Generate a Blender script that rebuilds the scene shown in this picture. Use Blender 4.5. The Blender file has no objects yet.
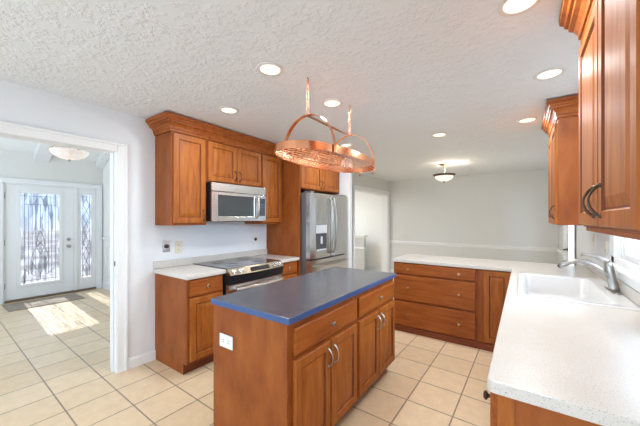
import bpy, bmesh, math, random
from mathutils import Vector, Matrix
random.seed(7)
PI = math.pi
C = bpy.context.scene.collection
S = bpy.context.scene

# ------------------------------------------------------------------ camera
cd = bpy.data.cameras.new('camera'); cam = bpy.data.objects.new('camera', cd); C.objects.link(cam)
cam.location = (0, 0, 1.422); cam.rotation_euler = (PI/2, 0, 0.614)
cd.sensor_width = 36; cd.lens = 288.55/640*36; cd.shift_y = 5.93/640; cd.clip_start = 0.02; cd.clip_end = 300
S.camera = cam
# ------------------------------------------------------------------ world, sun, exposure
S.view_settings.view_transform = 'Standard'; S.view_settings.look = 'None'
S.view_settings.gamma = 1; S.view_settings.exposure = 0.64; S.view_settings.use_curve_mapping = False
w = bpy.data.worlds.new('sky'); S.world = w; w.use_nodes = True
wn = w.node_tree.nodes; wl = w.node_tree.links; bg = wn['Background']
tc = wn.new('ShaderNodeTexCoord'); sp = wn.new('ShaderNodeSeparateXYZ'); cr = wn.new('ShaderNodeValToRGB')
wl.new(tc.outputs['Generated'], sp.inputs[0])
mr = wn.new('ShaderNodeMapRange'); mr.inputs[1].default_value = -1; mr.inputs[2].default_value = 1
wl.new(sp.outputs[2], mr.inputs[0]); wl.new(mr.outputs[0], cr.inputs[0])
e = cr.color_ramp.elements
e[0].position = 0.48; e[0].color = (0.8, 0.82, 0.86, 1)
e[1].position = 0.505; e[1].color = (0.62, 0.77, 1.0, 1)
x = e.new(0.7); x.color = (0.86, 0.92, 1.0, 1)
wl.new(cr.outputs[0], bg.inputs[0]); bg.inputs[1].default_value = 1.1
sd = bpy.data.lights.new('sun', 'SUN'); sun = bpy.data.objects.new('sun', sd); C.objects.link(sun)
sd.energy = 6; sd.angle = 0.01; sd.color = (1, 0.97, 0.92)
sun.rotation_euler = Vector((0.79, -0.04, -0.60)).to_track_quat('-Z', 'Y').to_euler()

def area(name, loc, aim, sx, sy, power, col=(1, 1, 1)):
    d = bpy.data.lights.new(name, 'AREA'); d.shape = 'RECTANGLE'; d.size = sx; d.size_y = sy; d.energy = power; d.color = col
    o = bpy.data.objects.new(name, d); C.objects.link(o); o.location = loc
    o.rotation_euler = Vector(aim).to_track_quat('-Z', 'Y').to_euler()
    return o
# daylight through the sink window and patio door, then added unseen fills
area('window_daylight', (1.7, 2.53, 1.95), (-1, 0, -0.22), 1.0, 0.8, 60, (0.62, 0.80, 1))
area('patio_daylight', (2.0, 5.6, 2.5), (-1, 0, -0.7), 1.6, 1.8, 260, (0.72, 0.86, 1))
area('side_room_fill', (-4.6, 5.6, 2.40), (0, 0, -1), 1.2, 1.2, 38, (0.9, 0.95, 1))  # added lamp, out of view, to brighten the side room
area('ceiling_fill', (-1.2, -3.0, 1.05), (0.0, 1, 0.75), 3.4, 1.7, 72, (0.70, 0.86, 1))  # added fill behind the camera, tilted up to brighten the ceiling
area('foyer_fill', (-5.2, -1.15, 1.7), (0, 1, 0.1), 2.4, 1.8, 48, (0.62, 0.79, 1))  # added fill out of view that lifts the foyer; no window modelled here
CAN_POWER = 6.0

# ------------------------------------------------------------------ materials
def srgb(r, g, b):
    f = lambda c: (c/255/12.92) if c/255 <= 0.04045 else ((c/255+0.055)/1.055)**2.4
    return (f(r), f(g), f(b), 1)
def mat(name, col, rough=0.5, metal=0, coat=0, spec=0.5):
    m = bpy.data.materials.new(name); m.use_nodes = True
    b = m.node_tree.nodes['Principled BSDF']
    b.inputs['Base Color'].default_value = col; b.inputs['Roughness'].default_value = rough
    b.inputs['Metallic'].default_value = metal; b.inputs['Coat Weight'].default_value = coat
    b.inputs['Specular IOR Level'].default_value = spec
    return m
def N(m, t): return m.node_tree.nodes.new(t)
def L(m, a, b): m.node_tree.links.new(a, b)
def B(m): return m.node_tree.nodes['Principled BSDF']
def coords(m, scale, kind='Object', rot=(0, 0, 0), rnd=False):
    t = N(m, 'ShaderNodeTexCoord'); mp = N(m, 'ShaderNodeMapping')
    mp.inputs['Scale'].default_value = scale; mp.inputs['Rotation'].default_value = rot
    src = t.outputs[kind]
    if rnd:
        oi = N(m, 'ShaderNodeObjectInfo'); v = N(m, 'ShaderNodeVectorMath'); v.operation = 'ADD'
        mu = N(m, 'ShaderNodeMath'); mu.operation = 'MULTIPLY'; mu.inputs[1].default_value = 17
        L(m, oi.outputs['Random'], mu.inputs[0]); L(m, mu.outputs[0], v.inputs[1]); L(m, src, v.inputs[0]); src = v.outputs[0]
    L(m, src, mp.inputs[0]); return mp.outputs[0]
def noise(m, vec, scale, detail=4, rough=0.5):
    n = N(m, 'ShaderNodeTexNoise'); n.inputs['Scale'].default_value = scale; n.inputs['Detail'].default_value = detail
    n.inputs['Roughness'].default_value = rough
    if vec: L(m, vec, n.inputs['Vector'])
    return n
def ramp(m, fac, stops):
    r = N(m, 'ShaderNodeValToRGB'); el = r.color_ramp.elements
    el[0].position, el[0].color = stops[0]; el[1].position, el[1].color = stops[-1]
    for p, c in stops[1:-1]: q = el.new(p); q.color = c
    L(m, fac, r.inputs[0]); return r.outputs[0]
def bump(m, h, strength, dist=0.01):
    b = N(m, 'ShaderNodeBump'); b.inputs['Strength'].default_value = strength; b.inputs['Distance'].default_value = dist
    L(m, h, b.inputs['Height']); L(m, b.outputs[0], B(m).inputs['Normal'])

def wood(name, scale, dark, mid, light):
    m = mat(name, mid, 0.5, coat=0.0, spec=0.3); B(m).inputs['Coat Roughness'].default_value = 0.2
    v = coords(m, scale, rnd=True)
    n1 = noise(m, v, 3.0, 5, 0.6)
    L(m, ramp(m, n1.outputs[0], [(0.30, dark), (0.5, mid), (0.72, light)]), B(m).inputs['Base Color'])
    return m
WD, WM, WL = srgb(136, 70, 22), srgb(158, 88, 30), srgb(174, 104, 40)
wood_v = wood('stained_maple_upright', (9, 9, 1.1), WD, WM, WL)
wood_h = wood('stained_maple_level', (1.1, 9, 9), srgb(130, 62, 18), srgb(152, 80, 26), srgb(168, 95, 36))
wood_p = wood('stained_maple_panel', (3, 3, 1.2), srgb(124, 60, 18), srgb(142, 74, 26), srgb(154, 86, 34))
wood_g = wood('glazed_groove', (9, 9, 1.1), srgb(98, 46, 16), srgb(114, 57, 22), srgb(128, 66, 28))
wood_d = wood('stained_maple_dark_toe', (1.1, 9, 9), srgb(104, 48, 22), srgb(124, 60, 30), srgb(138, 70, 38))  # darker stain tone for toe kicks and plinths
wall_m = mat('wall_paint_grey', srgb(226, 228, 229), 0.7)
far_m = mat('wall_paint_sage', srgb(214, 214, 210), 0.7)
foyer_m = mat('wall_paint_cream', srgb(222, 219, 212), 0.7)
white_m = mat('white_trim_paint', srgb(232, 232, 230), 0.4)
bright_m = mat('white_wall_paint', srgb(238, 238, 234), 0.7)
ceil_m = mat('textured_ceiling', srgb(228, 231, 233), 0.85)
v = coords(ceil_m, (1, 1, 1)); nz = noise(ceil_m, v, 34, 5, 0.6); n2 = noise(ceil_m, v, 9, 2)
mx = N(ceil_m, 'ShaderNodeMath'); mx.operation = 'MULTIPLY'; L(ceil_m, nz.outputs[0], mx.inputs[0]); L(ceil_m, n2.outputs[0], mx.inputs[1])
hr = ramp(ceil_m, mx.outputs[0], [(0.20, (0, 0, 0, 1)), (0.34, (1, 1, 1, 1))]); bump(ceil_m, hr, 0.5, 0.008)
# floor tile
tile_m = mat('beige_floor_tile', srgb(214, 186, 150), 0.28, spec=0.5)
tt = N(tile_m, 'ShaderNodeTexCoord'); mp = N(tile_m, 'ShaderNodeMapping'); mp.vector_type = 'TEXTURE'
mp.inputs['Location'].default_value = (-0.748, 2.25, 0); mp.inputs['Rotation'].default_value = (0, 0, -0.016)
L(tile_m, tt.outputs['Object'], mp.inputs[0])
br = N(tile_m, 'ShaderNodeTexBrick'); br.offset = 0; br.squash = 1
for k, q in (('Scale', 1.0), ('Mortar Size', 0.0055), ('Mortar Smooth', 0.15), ('Brick Width', 0.3325), ('Row Height', 0.324), ('Bias', 0)): br.inputs[k].default_value = q
br.inputs['Color1'].default_value = srgb(230, 206, 172); br.inputs['Color2'].default_value = srgb(223, 197, 160); br.inputs['Mortar'].default_value = srgb(150, 132, 114)
L(tile_m, mp.outputs[0], br.inputs['Vector'])
tn = noise(tile_m, mp.outputs[0], 11, 6, 0.65)
mc = N(tile_m, 'ShaderNodeMix'); mc.data_type = 'RGBA'; mc.blend_type = 'MULTIPLY'; mc.inputs[0].default_value = 1
L(tile_m, br.outputs['Color'], mc.inputs[6])
L(tile_m, ramp(tile_m, tn.outputs[0], [(0.3, (0.88, 0.86, 0.84, 1)), (0.7, (1, 1, 1, 1))]), mc.inputs[7])
L(tile_m, mc.outputs[2], B(tile_m).inputs['Base Color'])
iv = N(tile_m, 'ShaderNodeMath'); iv.operation = 'SUBTRACT'; iv.inputs[0].default_value = 1; L(tile_m, br.outputs['Fac'], iv.inputs[1])
bump(tile_m, iv.outputs[0], 0.5, 0.004)
def speckled(name, base, fleck, rough, scale=140, lo=0.60, hi=0.68):
    m = mat(name, base, rough); v = coords(m, (1, 1, 1))
    n = noise(m, v, scale, 2, 0.5); n3 = noise(m, v, 5, 3)
    r = ramp(m, n.outputs[0], [(lo, base), (hi, fleck)])
    k = N(m, 'ShaderNodeMix'); k.data_type = 'RGBA'; k.blend_type = 'MULTIPLY'; k.inputs[0].default_value = 1
    L(m, r, k.inputs[6]); L(m, ramp(m, n3.outputs[0], [(0.3, (0.95, 0.94, 0.93, 1)), (0.7, (1, 1, 1, 1))]), k.inputs[7])
    L(m, k.outputs[2], B(m).inputs['Base Color']); return m
quartz = speckled('speckled_white_counter', srgb(208, 202, 194), srgb(150, 145, 138), 0.3, 260, 0.6, 0.7)
slate = speckled('slate_blue_laminate', srgb(78, 80, 88), srgb(104, 102, 106), 0.22, 260, 0.5, 0.7)
slate_edge = speckled('blue_daylight_edge', srgb(58, 86, 134), srgb(74, 100, 146), 0.3, 260, 0.5, 0.7)  # blue window light reflected in the edges, put into their colour
steel = mat('brushed_steel', (0.66, 0.66, 0.65, 1), 0.26, 1)
vs = coords(steel, (1, 1, 90)); sn = noise(steel, vs, 6, 2); bump(steel, sn.outputs[0], 0.04, 0.002)
steel_dk = mat('grey_appliance_side', srgb(112, 110, 110), 0.45, 0.4)
chrome = mat('satin_nickel', (0.40, 0.38, 0.35, 1), 0.3, 1)
bronze = mat('dark_bronze', (0.10, 0.065, 0.045, 1), 0.35, 0.9)
brass = mat('antique_brass', (0.42, 0.30, 0.15, 1), 0.3, 1)
gold = mat('warm_steel_trim', (0.50, 0.41, 0.30, 1), 0.25, 1)
copper = mat('polished_copper', (0.78, 0.34, 0.17, 1), 0.2, 1)
copper_w = mat('copper_wire', (0.70, 0.32, 0.17, 1), 0.42, 1)
black = mat('black_enamel', (0.010, 0.010, 0.012, 1), 0.45, spec=0.2)
blackglass = mat('black_ceramic_glass', (0.02, 0.022, 0.026, 1), 0.08, coat=0.3)
mwglass = mat('smoked_oven_glass', (0.05, 0.055, 0.058, 1), 0.10, coat=0.3)
panelgrey = mat('dispenser_panel', srgb(196, 200, 202), 0.35)
recess_m = mat('dispenser_recess', srgb(70, 72, 76), 0.4)
plate_w = mat('white_plastic', srgb(228, 227, 222), 0.4)
plate_c = mat('almond_plastic', srgb(222, 214, 190), 0.4)
slot_m = mat('dark_slot', (0.03, 0.03, 0.03, 1), 0.6)
sink_m = mat('white_sink_composite', srgb(218, 216, 214), 0.16, coat=0.3)
mat_m = mat('grey_door_mat', srgb(150, 138, 124), 0.95)
nm = noise(mat_m, coords(mat_m, (1, 1, 1)), 60, 3); bump(mat_m, nm.outputs[0], 0.6, 0.01)
thresh_m = mat('bronze_threshold', srgb(118, 98, 78), 0.45, 0.3)
ground_m = mat('snowy_ground', srgb(205, 206, 210), 0.9)
ng = noise(ground_m, coords(ground_m, (1, 1, 1)), 0.6, 3)
L(ground_m, ramp(ground_m, ng.outputs[0], [(0.4, srgb(104, 100, 102)), (0.6, srgb(150, 152, 158))]), B(ground_m).inputs['Base Color'])
lead_m = mat('lead_came', srgb(78, 84, 96), 0.4, 0.5)
def emis(name, col, s):
    m = mat(name, (col[0]*.4, col[1]*.4, col[2]*.4, 1), 0.4); b = B(m); b.inputs['Emission Color'].default_value = col; b.inputs['Emission Strength'].default_value = s; return m
lens_m = emis('lamp_lens', (1.0, 0.90, 0.72, 1), 0.95)
bowl_m = emis('frosted_bowl_lit', (1.0, 0.86, 0.66, 1), 0.75)
bowl2_m = emis('alabaster_bowl_lit', (1.0, 0.93, 0.86, 1), 0.4)
na = noise(bowl2_m, coords(bowl2_m, (1, 1, 1)), 22, 4)
L(bowl2_m, ramp(bowl2_m, na.outputs[0], [(0.4, (0.85, 0.70, 0.60, 1)), (0.6, (1, 0.97, 0.93, 1))]), B(bowl2_m).inputs['Emission Color'])
def glass(name, tint, gloss=0.12, bumpy=0):
    m = bpy.data.materials.new(name); m.use_nodes = True; nt = m.node_tree
    for n in list(nt.nodes): nt.nodes.remove(n)
    o = nt.nodes.new('ShaderNodeOutputMaterial'); t = nt.nodes.new('ShaderNodeBsdfTransparent'); g = nt.nodes.new('ShaderNodeBsdfGlossy')
    mixn = nt.nodes.new('ShaderNodeMixShader'); t.inputs[0].default_value = tint; g.inputs['Roughness'].default_value = 0.08
    mixn.inputs[0].default_value = gloss
    nt.links.new(t.outputs[0], mixn.inputs[1]); nt.links.new(g.outputs[0], mixn.inputs[2]); nt.links.new(mixn.outputs[0], o.inputs[0])
    if bumpy:
        tcn = nt.nodes.new('ShaderNodeTexCoord'); vv = nt.nodes.new('ShaderNodeTexVoronoi'); vv.inputs['Scale'].default_value = bumpy
        mpn = nt.nodes.new('ShaderNodeMapping'); mpn.inputs['Scale'].default_value = (1, 1.0, 0.16)
        nt.links.new(tcn.outputs['Object'], mpn.inputs[0]); nt.links.new(mpn.outputs[0], vv.inputs['Vector'])
        cr2 = nt.nodes.new('ShaderNodeValToRGB'); cr2.color_ramp.elements[0].color = (tint[0]*.5, tint[1]*.5, tint[2]*.53, 1); cr2.color_ramp.elements[1].color = tint
        cr2.color_ramp.elements[1].position = 0.6
        nt.links.new(vv.outputs['Color'], cr2.inputs[0]); nt.links.new(cr2.outputs[0], t.inputs[0])
    return m
clear = glass('clear_pane', (0.96, 0.98, 1, 1), 0.06)
leaded = glass('bevelled_pane', (0.93, 0.95, 0.98, 1), 0.10, 26)

# ------------------------------------------------------------------ mesh helpers
def bx(bm, x0, x1, y0, y1, z0, z1):
    vs = [bm.verts.new((x, y, z)) for z in (z0, z1) for x, y in ((x0, y0), (x1, y0), (x1, y1), (x0, y1))]
    for f in ((3, 2, 1, 0), (4, 5, 6, 7), (0, 1, 5, 4), (1, 2, 6, 5), (2, 3, 7, 6), (3, 0, 4, 7)): bm.faces.new([vs[i] for i in f])
def tube(bm, pts, r, n=10, flat=None, closed=False, up=None):
    """sweep an ellipse (r or per-point radii; flat = (a, b) multipliers) along pts"""
    P = [Vector(p) for p in pts]; k = len(P); rings = []
    ref = Vector(up) if up else None
    for i in range(k):
        a = P[i-1] if (i or closed) else P[0]; b = P[(i+1) % k] if (i < k-1 or closed) else P[-1]
        t = (b-a).normalized()
        u_ = ref if ref else (Vector((0, 0, 1)) if abs(t.z) < 0.9 else Vector((0, 1, 0)))
        s = t.cross(u_).normalized(); q = s.cross(t).normalized()
        rr = r[i] if isinstance(r, (list, tuple)) else r
        fa, fb = flat if flat else (1, 1)
        rings.append([bm.verts.new(P[i] + s*math.cos(j*2*PI/n)*rr*fa + q*math.sin(j*2*PI/n)*rr*fb) for j in range(n)])
    for i in range(k if closed else k-1):
        A, Bq = rings[i], rings[(i+1) % k]
        for j in range(n): bm.faces.new((A[j], A[(j+1) % n], Bq[(j+1) % n], Bq[j]))
    if not closed: bm.faces.new(rings[0][::-1]); bm.faces.new(rings[-1])
def lathe(bm, prof, cx=0, cy=0, n=24, axis='z', o=(0, 0, 0)):
    rings = []
    def pt(rad, h, a):
        c, s = rad*math.cos(a), rad*math.sin(a)
        return {'z': (o[0]+cx+c, o[1]+cy+s, o[2]+h), 'y': (o[0]+c, o[1]+h, o[2]+s), 'x': (o[0]+h, o[1]+c, o[2]+s)}[axis]
    for rad, h in prof:
        rings.append([bm.verts.new(pt(max(rad, 1e-4), h, j*2*PI/n)) for j in range(n)])
    for A, Bq in zip(rings, rings[1:]):
        for j in range(n): bm.faces.new((A[j], A[(j+1) % n], Bq[(j+1) % n], Bq[j]))
    bm.faces.new(rings[0][::-1]); bm.faces.new(rings[-1])
def link(name, bm, m, parent=None, smooth=False, bev=0, seg=2):
    bmesh.ops.recalc_face_normals(bm, faces=bm.faces[:])
    me = bpy.data.meshes.new(name); bm.to_mesh(me); bm.free()
    o = bpy.data.objects.new(name, me); C.objects.link(o)
    me.materials.append(m)
    if smooth:
        for p in me.polygons: p.use_smooth = True
        if smooth == 'auto':
            try: me.set_sharp_from_angle(angle=0.6)
            except Exception: pass
    if bev:
        b = o.modifiers.new('bevel', 'BEVEL'); b.width = bev; b.segments = seg; b.limit_method = 'ANGLE'; b.angle_limit = 0.7
    if parent: o.parent = parent
    return o
def box(name, dims, m, parent=None, bev=0.002):
    bm = bmesh.new(); bx(bm, *dims); return link(name, bm, m, parent, bev=bev)
def tag(o, label, cat, group=None):
    o['label'] = label; o['category'] = cat
    if group: o['group'] = group
    return o
def thing(name, label, cat, loc=(0, 0, 0), rz=0, group=None):
    o = bpy.data.objects.new(name, None); C.objects.link(o); o.empty_display_size = 0.1
    o.location = loc; o.rotation_euler = (0, 0, rz); return tag(o, label, cat, group)
def struct(o):
    o['kind'] = 'structure'; return o
def cells(name, us, vs, inside, w0, w1, m, axis, bev=0):
    """extruded slab from a grid of cells: axis 'z' (u=x, v=y), 'x' (u=y, v=z), 'y' (u=x, v=z)"""
    bm = bmesh.new(); V = {}
    def P(u, v, w): return {'z': (u, v, w), 'x': (w, u, v), 'y': (u, w, v)}[axis]
    def g(i, j, k):
        if (i, j, k) not in V: V[i, j, k] = bm.verts.new(P(us[i], vs[j], (w0, w1)[k]))
        return V[i, j, k]
    ok = lambda i, j: 0 <= i < len(us)-1 and 0 <= j < len(vs)-1 and inside((us[i]+us[i+1])/2, (vs[j]+vs[j+1])/2)
    for i in range(len(us)-1):
        for j in range(len(vs)-1):
            if not ok(i, j): continue
            for k in (0, 1): bm.faces.new((g(i, j, k), g(i+1, j, k), g(i+1, j+1, k), g(i, j+1, k)))
            for (di, dj, a, b) in ((-1, 0, (i, j), (i, j+1)), (1, 0, (i+1, j), (i+1, j+1)), (0, -1, (i, j), (i+1, j)), (0, 1, (i, j+1), (i+1, j+1))):
                if not ok(i+di, j+dj): bm.faces.new((g(*a, 0), g(*b, 0), g(*b, 1), g(*a, 1)))
    return link(name, bm, m, bev=bev)
def sweep(name, path, prof, m, parent=None, z=0):
    """moulding: prof = [(out, dz)], path = [(x, y)] with the outside on the right-hand side"""
    bm = bmesh.new(); P = [Vector(p) for p in path]; rings = []
    for i in range(len(P)):
        d0 = (P[i]-P[i-1]).normalized() if i else (P[1]-P[0]).normalized()
        d1 = (P[i+1]-P[i]).normalized() if i < len(P)-1 else d0
        n0 = Vector((d0.y, -d0.x)); n1 = Vector((d1.y, -d1.x)); b = (n0+n1).normalized(); s = 1/max(b.dot(n0), 0.3)
        rings.append([bm.verts.new((P[i].x+b.x*s*o, P[i].y+b.y*s*o, z+h)) for o, h in prof])
    n = len(prof)
    for A, Bq in zip(rings, rings[1:]):
        for j in range(n): bm.faces.new((A[j], A[(j+1) % n], Bq[(j+1) % n], Bq[j]))
    bm.faces.new(rings[0][::-1]); bm.faces.new(rings[-1])
    return link(name, bm, m, parent)

# ------------------------------------------------------------------ the setting
XL, XR, YB, ZC = -3.06, 0.56, 7.29, 2.417
XD = -2.906           # dining room's left wall
struct(box('floor', (-9.0, 0.75, -3.2, 8.2, -0.12, 0), tile_m, bev=0))
struct(box('ceiling', (-3.2, 0.75, -3.2, 7.45, ZC, ZC+0.12), ceil_m, bev=0))
struct(box('ground', (-60, 60, -60, 60, -0.6, -0.4), ground_m, bev=0))
DY0, DY1, DZ = -0.45, 1.105, 2.05       # cased opening to the foyer
struct(cells('wall_left', [-3.2, DY0, DY1, 4.02], [0, DZ, ZC], lambda u, v: not (DY0 < u < DY1 and v < DZ), XL-0.14, XL, wall_m, 'x'))
struct(box('wall_stub', (XL, -2.27, 4.03, 4.13, 0, ZC), wall_m, bev=0.004))
OY0, OY1, OZ = 5.38, 7.19, 2.05
struct(cells('wall_dining', [4.14, OY0, OY1, YB], [0, OZ, ZC], lambda u, v: not (OY0 < u < OY1 and v < OZ), XD-0.15, XD, far_m, 'x'))
struct(box('wall_back', (XD-0.15, 0.72, YB, YB+0.14, 0, ZC), far_m, bev=0))
WY0, WY1, WZ0, WZ1 = 2.07, 2.98, 1.10, 2.10    # sink window
PY0, PY1, PZ = 5.02, 6.16, 2.06                # patio door
struct(cells('wall_right', [0.7, WY0, WY1, PY0, PY1, YB], [0, WZ0, PZ, WZ1, ZC],
      lambda u, v: not (WY0 < u < WY1 and WZ0 < v < WZ1) and not (PY0 < u < PY1 and v < PZ), XR, XR+0.15, wall_m, 'x'))
# side room behind the dining room's opening
struct(box('wall_side_room_back', (-6.2, XD-0.15, YB, YB+0.14, 0, ZC), bright_m, bev=0))
struct(box('wall_side_room_left', (-6.3, -6.2, 4.0, YB, 0, ZC), bright_m, bev=0))
struct(box('wall_side_room_front', (-6.2, XL-0.14, 3.9, 4.0, 0, ZC), bright_m, bev=0))
struct(box('ceiling_side_room', (-6.3, XD-0.15, 3.9, YB+0.14, ZC, ZC+0.12), bright_m, bev=0))
# foyer
FX, FY = -7.13, 2.30
GD = dict(y0=0.89, y1=1.842, s0=1.88, s1=2.20, z1=2.035)
struct(cells('wall_foyer_front', [-1.3, GD['y0'], GD['s1'], FY+0.15], [0, GD['z1'], 2.75], lambda u, v: not (GD['y0'] < u < GD['s1'] and v < GD['z1']), FX-0.16, FX, foyer_m, 'x'))
struct(box('wall_foyer_right', (FX-0.16, XL-0.14, FY, FY+0.12, 0, 4.6), bright_m, bev=0))
struct(box('wall_foyer_left', (FX-0.16, XL-0.14, -1.42, -1.3, 0, 4.6), bright_m, bev=0))
struct(box('wall_foyer_upper', (XL-0.14, XL-0.02, -1.42, FY+0.12, ZC+0.1, 4.7), bright_m, bev=0))
bm = bmesh.new(); SL = 0.5
def fz(x): return 2.60 + (x-FX)*SL
vv = [bm.verts.new((x, y, fz(x)+h)) for h in (0, 0.12) for x in (FX-0.3, XL) for y in (-1.45, FY+0.15)]
for f in ((0, 1, 3, 2), (4, 6, 7, 5), (0, 2, 6, 4), (1, 5, 7, 3), (0, 4, 5, 1), (2, 3, 7, 6)): bm.faces.new([vv[i] for i in f])
struct(link('ceiling_foyer', bm, bright_m))
for i, yb in enumerate((0.10, 1.263, 2.17)):
    bm = bmesh.new(); y1 = yb+0.20 if i < 2 else yb+0.125
    v8 = [bm.verts.new((x, y, fz(x)+h)) for h in (-0.14, -0.001) for x in (FX+0.001, XL-0.16) for y in (yb, y1)]
    for f in ((0, 1, 3, 2), (4, 6, 7, 5), (0, 2, 6, 4), (1, 5, 7, 3), (0, 4, 5, 1), (2, 3, 7, 6)): bm.faces.new([v8[k] for k in f])
    o = link('ceiling_beam', bm, white_m, bev=0.004)
    tag(o, ('white ceiling beam at the left of the foyer', 'white ceiling beam running down to the wall above the front door', 'white ceiling beam along the right wall of the foyer')[i], 'beam', 'foyer ceiling beams')

# trims
def cased(name, X, y0, y1, z1, wd, out, m=white_m):
    bm = bmesh.new()
    for a, b in ((0, wd*0.72), (wd*0.72, wd)):
        pass
    x0, x1 = (X, X+out) if out > 0 else (X+out, X)
    bx(bm, x0, x1, y0-wd, y0, 0, z1+wd); bx(bm, x0, x1, y1, y1+wd, 0, z1+wd); bx(bm, x0, x1, y0, y1, z1, z1+wd)
    # raised outer bead
    x0b, x1b = (X, X+out*1.6) if out > 0 else (X+out*1.6, X)
    q = wd*0.28
    bx(bm, x0b, x1b, y0-wd, y0-wd+q, 0, z1+wd); bx(bm, x0b, x1b, y1+wd-q, y1+wd, 0, z1+wd); bx(bm, x0b, x1b, y0-wd+q, y1+wd-q, z1+wd-q, z1+wd)
    return struct(link(name, bm, m, bev=0.003))
cased('trim_foyer_opening', XL, DY0, DY1-0.012, DZ-0.012, 0.082, 0.016)
cased('trim_foyer_opening_back', XL-0.14, DY0, DY1-0.012, DZ-0.012, 0.082, -0.016)
bm = bmesh.new(); bx(bm, XL-0.14, XL, DY1-0.014, DY1-0.0005, 0, DZ-0.014); bx(bm, XL-0.14, XL, DY0+0.0005, DY0+0.014, 0, DZ-0.014); bx(bm, XL-0.14, XL, DY0+0.0005, DY1-0.0005, DZ-0.014, DZ-0.0005)
bx(bm, XL-0.09, XL-0.05, DY1-0.026, DY1-0.014, 0, DZ-0.014)
struct(link('trim_foyer_jamb', bm, white_m))
cased('trim_side_opening', XD, OY0, OY1, OZ, 0.085, 0.016)
bm = bmesh.new(); bx(bm, XD-0.15, XD, OY1-0.012, OY1-0.0005, 0, OZ); bx(bm, XD-0.15, XD, OY0+0.0005, OY0+0.012, 0, OZ); bx(bm, XD-0.15, XD, OY0+.012, OY1-0.012, OZ-0.012, OZ-0.0005)
struct(link('trim_side_jamb', bm, white_m))
bbp = [(0, 0), (0.014, 0), (0.014, 0.075), (0.008, 0.092), (0, 0.095)]
struct(sweep('baseboard_left', [(XL+.0005, 1.432), (XL+.0005, DY1+0.072)][::-1], bbp, white_m))
struct(sweep('baseboard_back', [(XD+0.02, YB-.0005), (XR, YB-.0005)], bbp, white_m))
struct(sweep('baseboard_side_room', [(-6.1, YB-.0005), (XD-0.155, YB-.0005)], [(0, 0), (.016, 0), (.016, .11), (.008, .13), (0, .13)], white_m))
struct(sweep('baseboard_foyer_right', [(FX+0.01, FY-.0005), (XL-0.17, FY-.0005)], [(0, 0), (.016, 0), (.016, .11), (.008, .13), (0, .13)], white_m))
crp = [(0, -0.045), (0.010, -0.045), (0.014, -0.02), (0.024, -0.010), (0.024, 0.018), (0.012, 0.03), (0, 0.036)]
struct(sweep('trim_chair_rail', [(XD+.0005, YB-0.08), (XD+.0005, YB-.0005), (XR-.0005, YB-.0005), (XR-.0005, PY1+0.09)], crp, white_m, z=0.822))
struct(sweep('trim_foyer_chair_rail', [(FX+.001, FY-.0005), (XL-0.17, FY-.0005)], crp, white_m, z=1.02))
bm = bmesh.new()
for xa in (-6.95, -6.0, -5.05, -4.1):
    for (a, b, c, d) in ((xa, xa+0.78, 0.26, 0.30), (xa, xa+0.78, 0.86, 0.90), (xa, xa+.04, .30, .86), (xa+.74, xa+.78, .30, .86)): bx(bm, a, b, FY-0.014, FY-0.0005, c, d)
struct(link('trim_foyer_wainscot', bm, white_m, bev=0.003))

# ------------------------------------------------------------------ front door and sidelight
def cames(bm, y0, y1, z0, z1, x, full=True):
    t = 0.0034
    def seg(a, b, r=t): tube(bm, [(x, a[0], a[1]), (x, b[0], b[1])], r, 6)
    W, H = y1-y0, z1-z0; cy = (y0+y1)/2
    m_ = 0.05 if full else 0.025
    for k in (m_, ) : 
        for yy in (y0+k, y1-k): seg((yy, z0), (yy, z1))
        for zz in (z0+k, z1-k): seg((y0, zz), (y1, zz))
    if full:
        for f in (0.20, 0.29, 0.38, 0.62, 0.71, 0.80): seg((y0+W*f, z0+0.14), (y0+W*f, z1-0.20))
        for s in (-1, 1):
            pts = [(x, cy+s*0.11*math.sin(PI*i/14), z0+0.16+0.55*i/14) for i in range(15)]; tube(bm, pts, t, 6)
            pts = [(x, cy+s*0.055*math.sin(PI*i/14), z0+0.50+0.42*i/14) for i in range(15)]; tube(bm, pts, t, 6)
            pts = [(x, cy+s*(W/2-m_)*(1-i/12), z0+0.26-0.16*math.sin(PI/2*i/12)) for i in range(13)]; tube(bm, pts, t, 6)
            seg((cy+s*0.10, z1-0.20), (cy, z1-0.05)); seg((cy+s*0.14, z1-0.05), (cy+s*0.14, z1-0.20))
        seg((y0+m_, z1-0.20), (y1-m_, z1-0.20)); seg((cy, z0+m_), (cy, z0+0.16)); seg((cy, z1-0.62), (cy, z1-0.20))
        for k in range(4):
            a = PI/4+k*PI/2; seg((cy, z0+.71), (cy+.07*math.cos(a), z0+.71+.09*math.sin(a)))
    else:
        for k in range(6):
            za = z0+0.06+k*(H-0.12)/6; zb = za+(H-0.12)/6; zm = (za+zb)/2
            for s in (-1, 1): seg((cy, za), (cy+s*W*.32, zm)); seg((cy+s*W*.32, zm), (cy, zb))
dr = bpy.data.objects.new('door_1', None); C.objects.link(dr); dr.location = (FX, 1.366, 0); struct(dr)
def dl(o): o.matrix_parent_inverse = Matrix.Translation((-FX, -1.366, 0)); return o
y0, y1 = GD['y0']+0.02, GD['y1']-0.012
gl = (1.092, 1.627, 0.27, 1.89)
o = cells('door_slab', [y0, gl[0], gl[1], y1], [0.035, gl[2], gl[3], 2.02], lambda u, v: not (gl[0] < u < gl[1] and gl[2] < v < gl[3]), FX-0.075, FX-0.03, white_m, 'x'); o.parent = dr; dl(o)
bm = bmesh.new(); f_ = 0.035
for (a, b, c, d) in ((gl[0]-f_, gl[0]+.012, gl[2]-f_, gl[3]+f_), (gl[1]-.012, gl[1]+f_, gl[2]-f_, gl[3]+f_), (gl[0]+.012, gl[1]-.012, gl[2]-f_, gl[2]+.012), (gl[0]+.012, gl[1]-.012, gl[3]-.012, gl[3]+f_)):
    bx(bm, FX-0.032, FX-0.016, a, b, c, d)
dl(link('glass_frame', bm, white_m, dr, bev=0.004))
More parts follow.
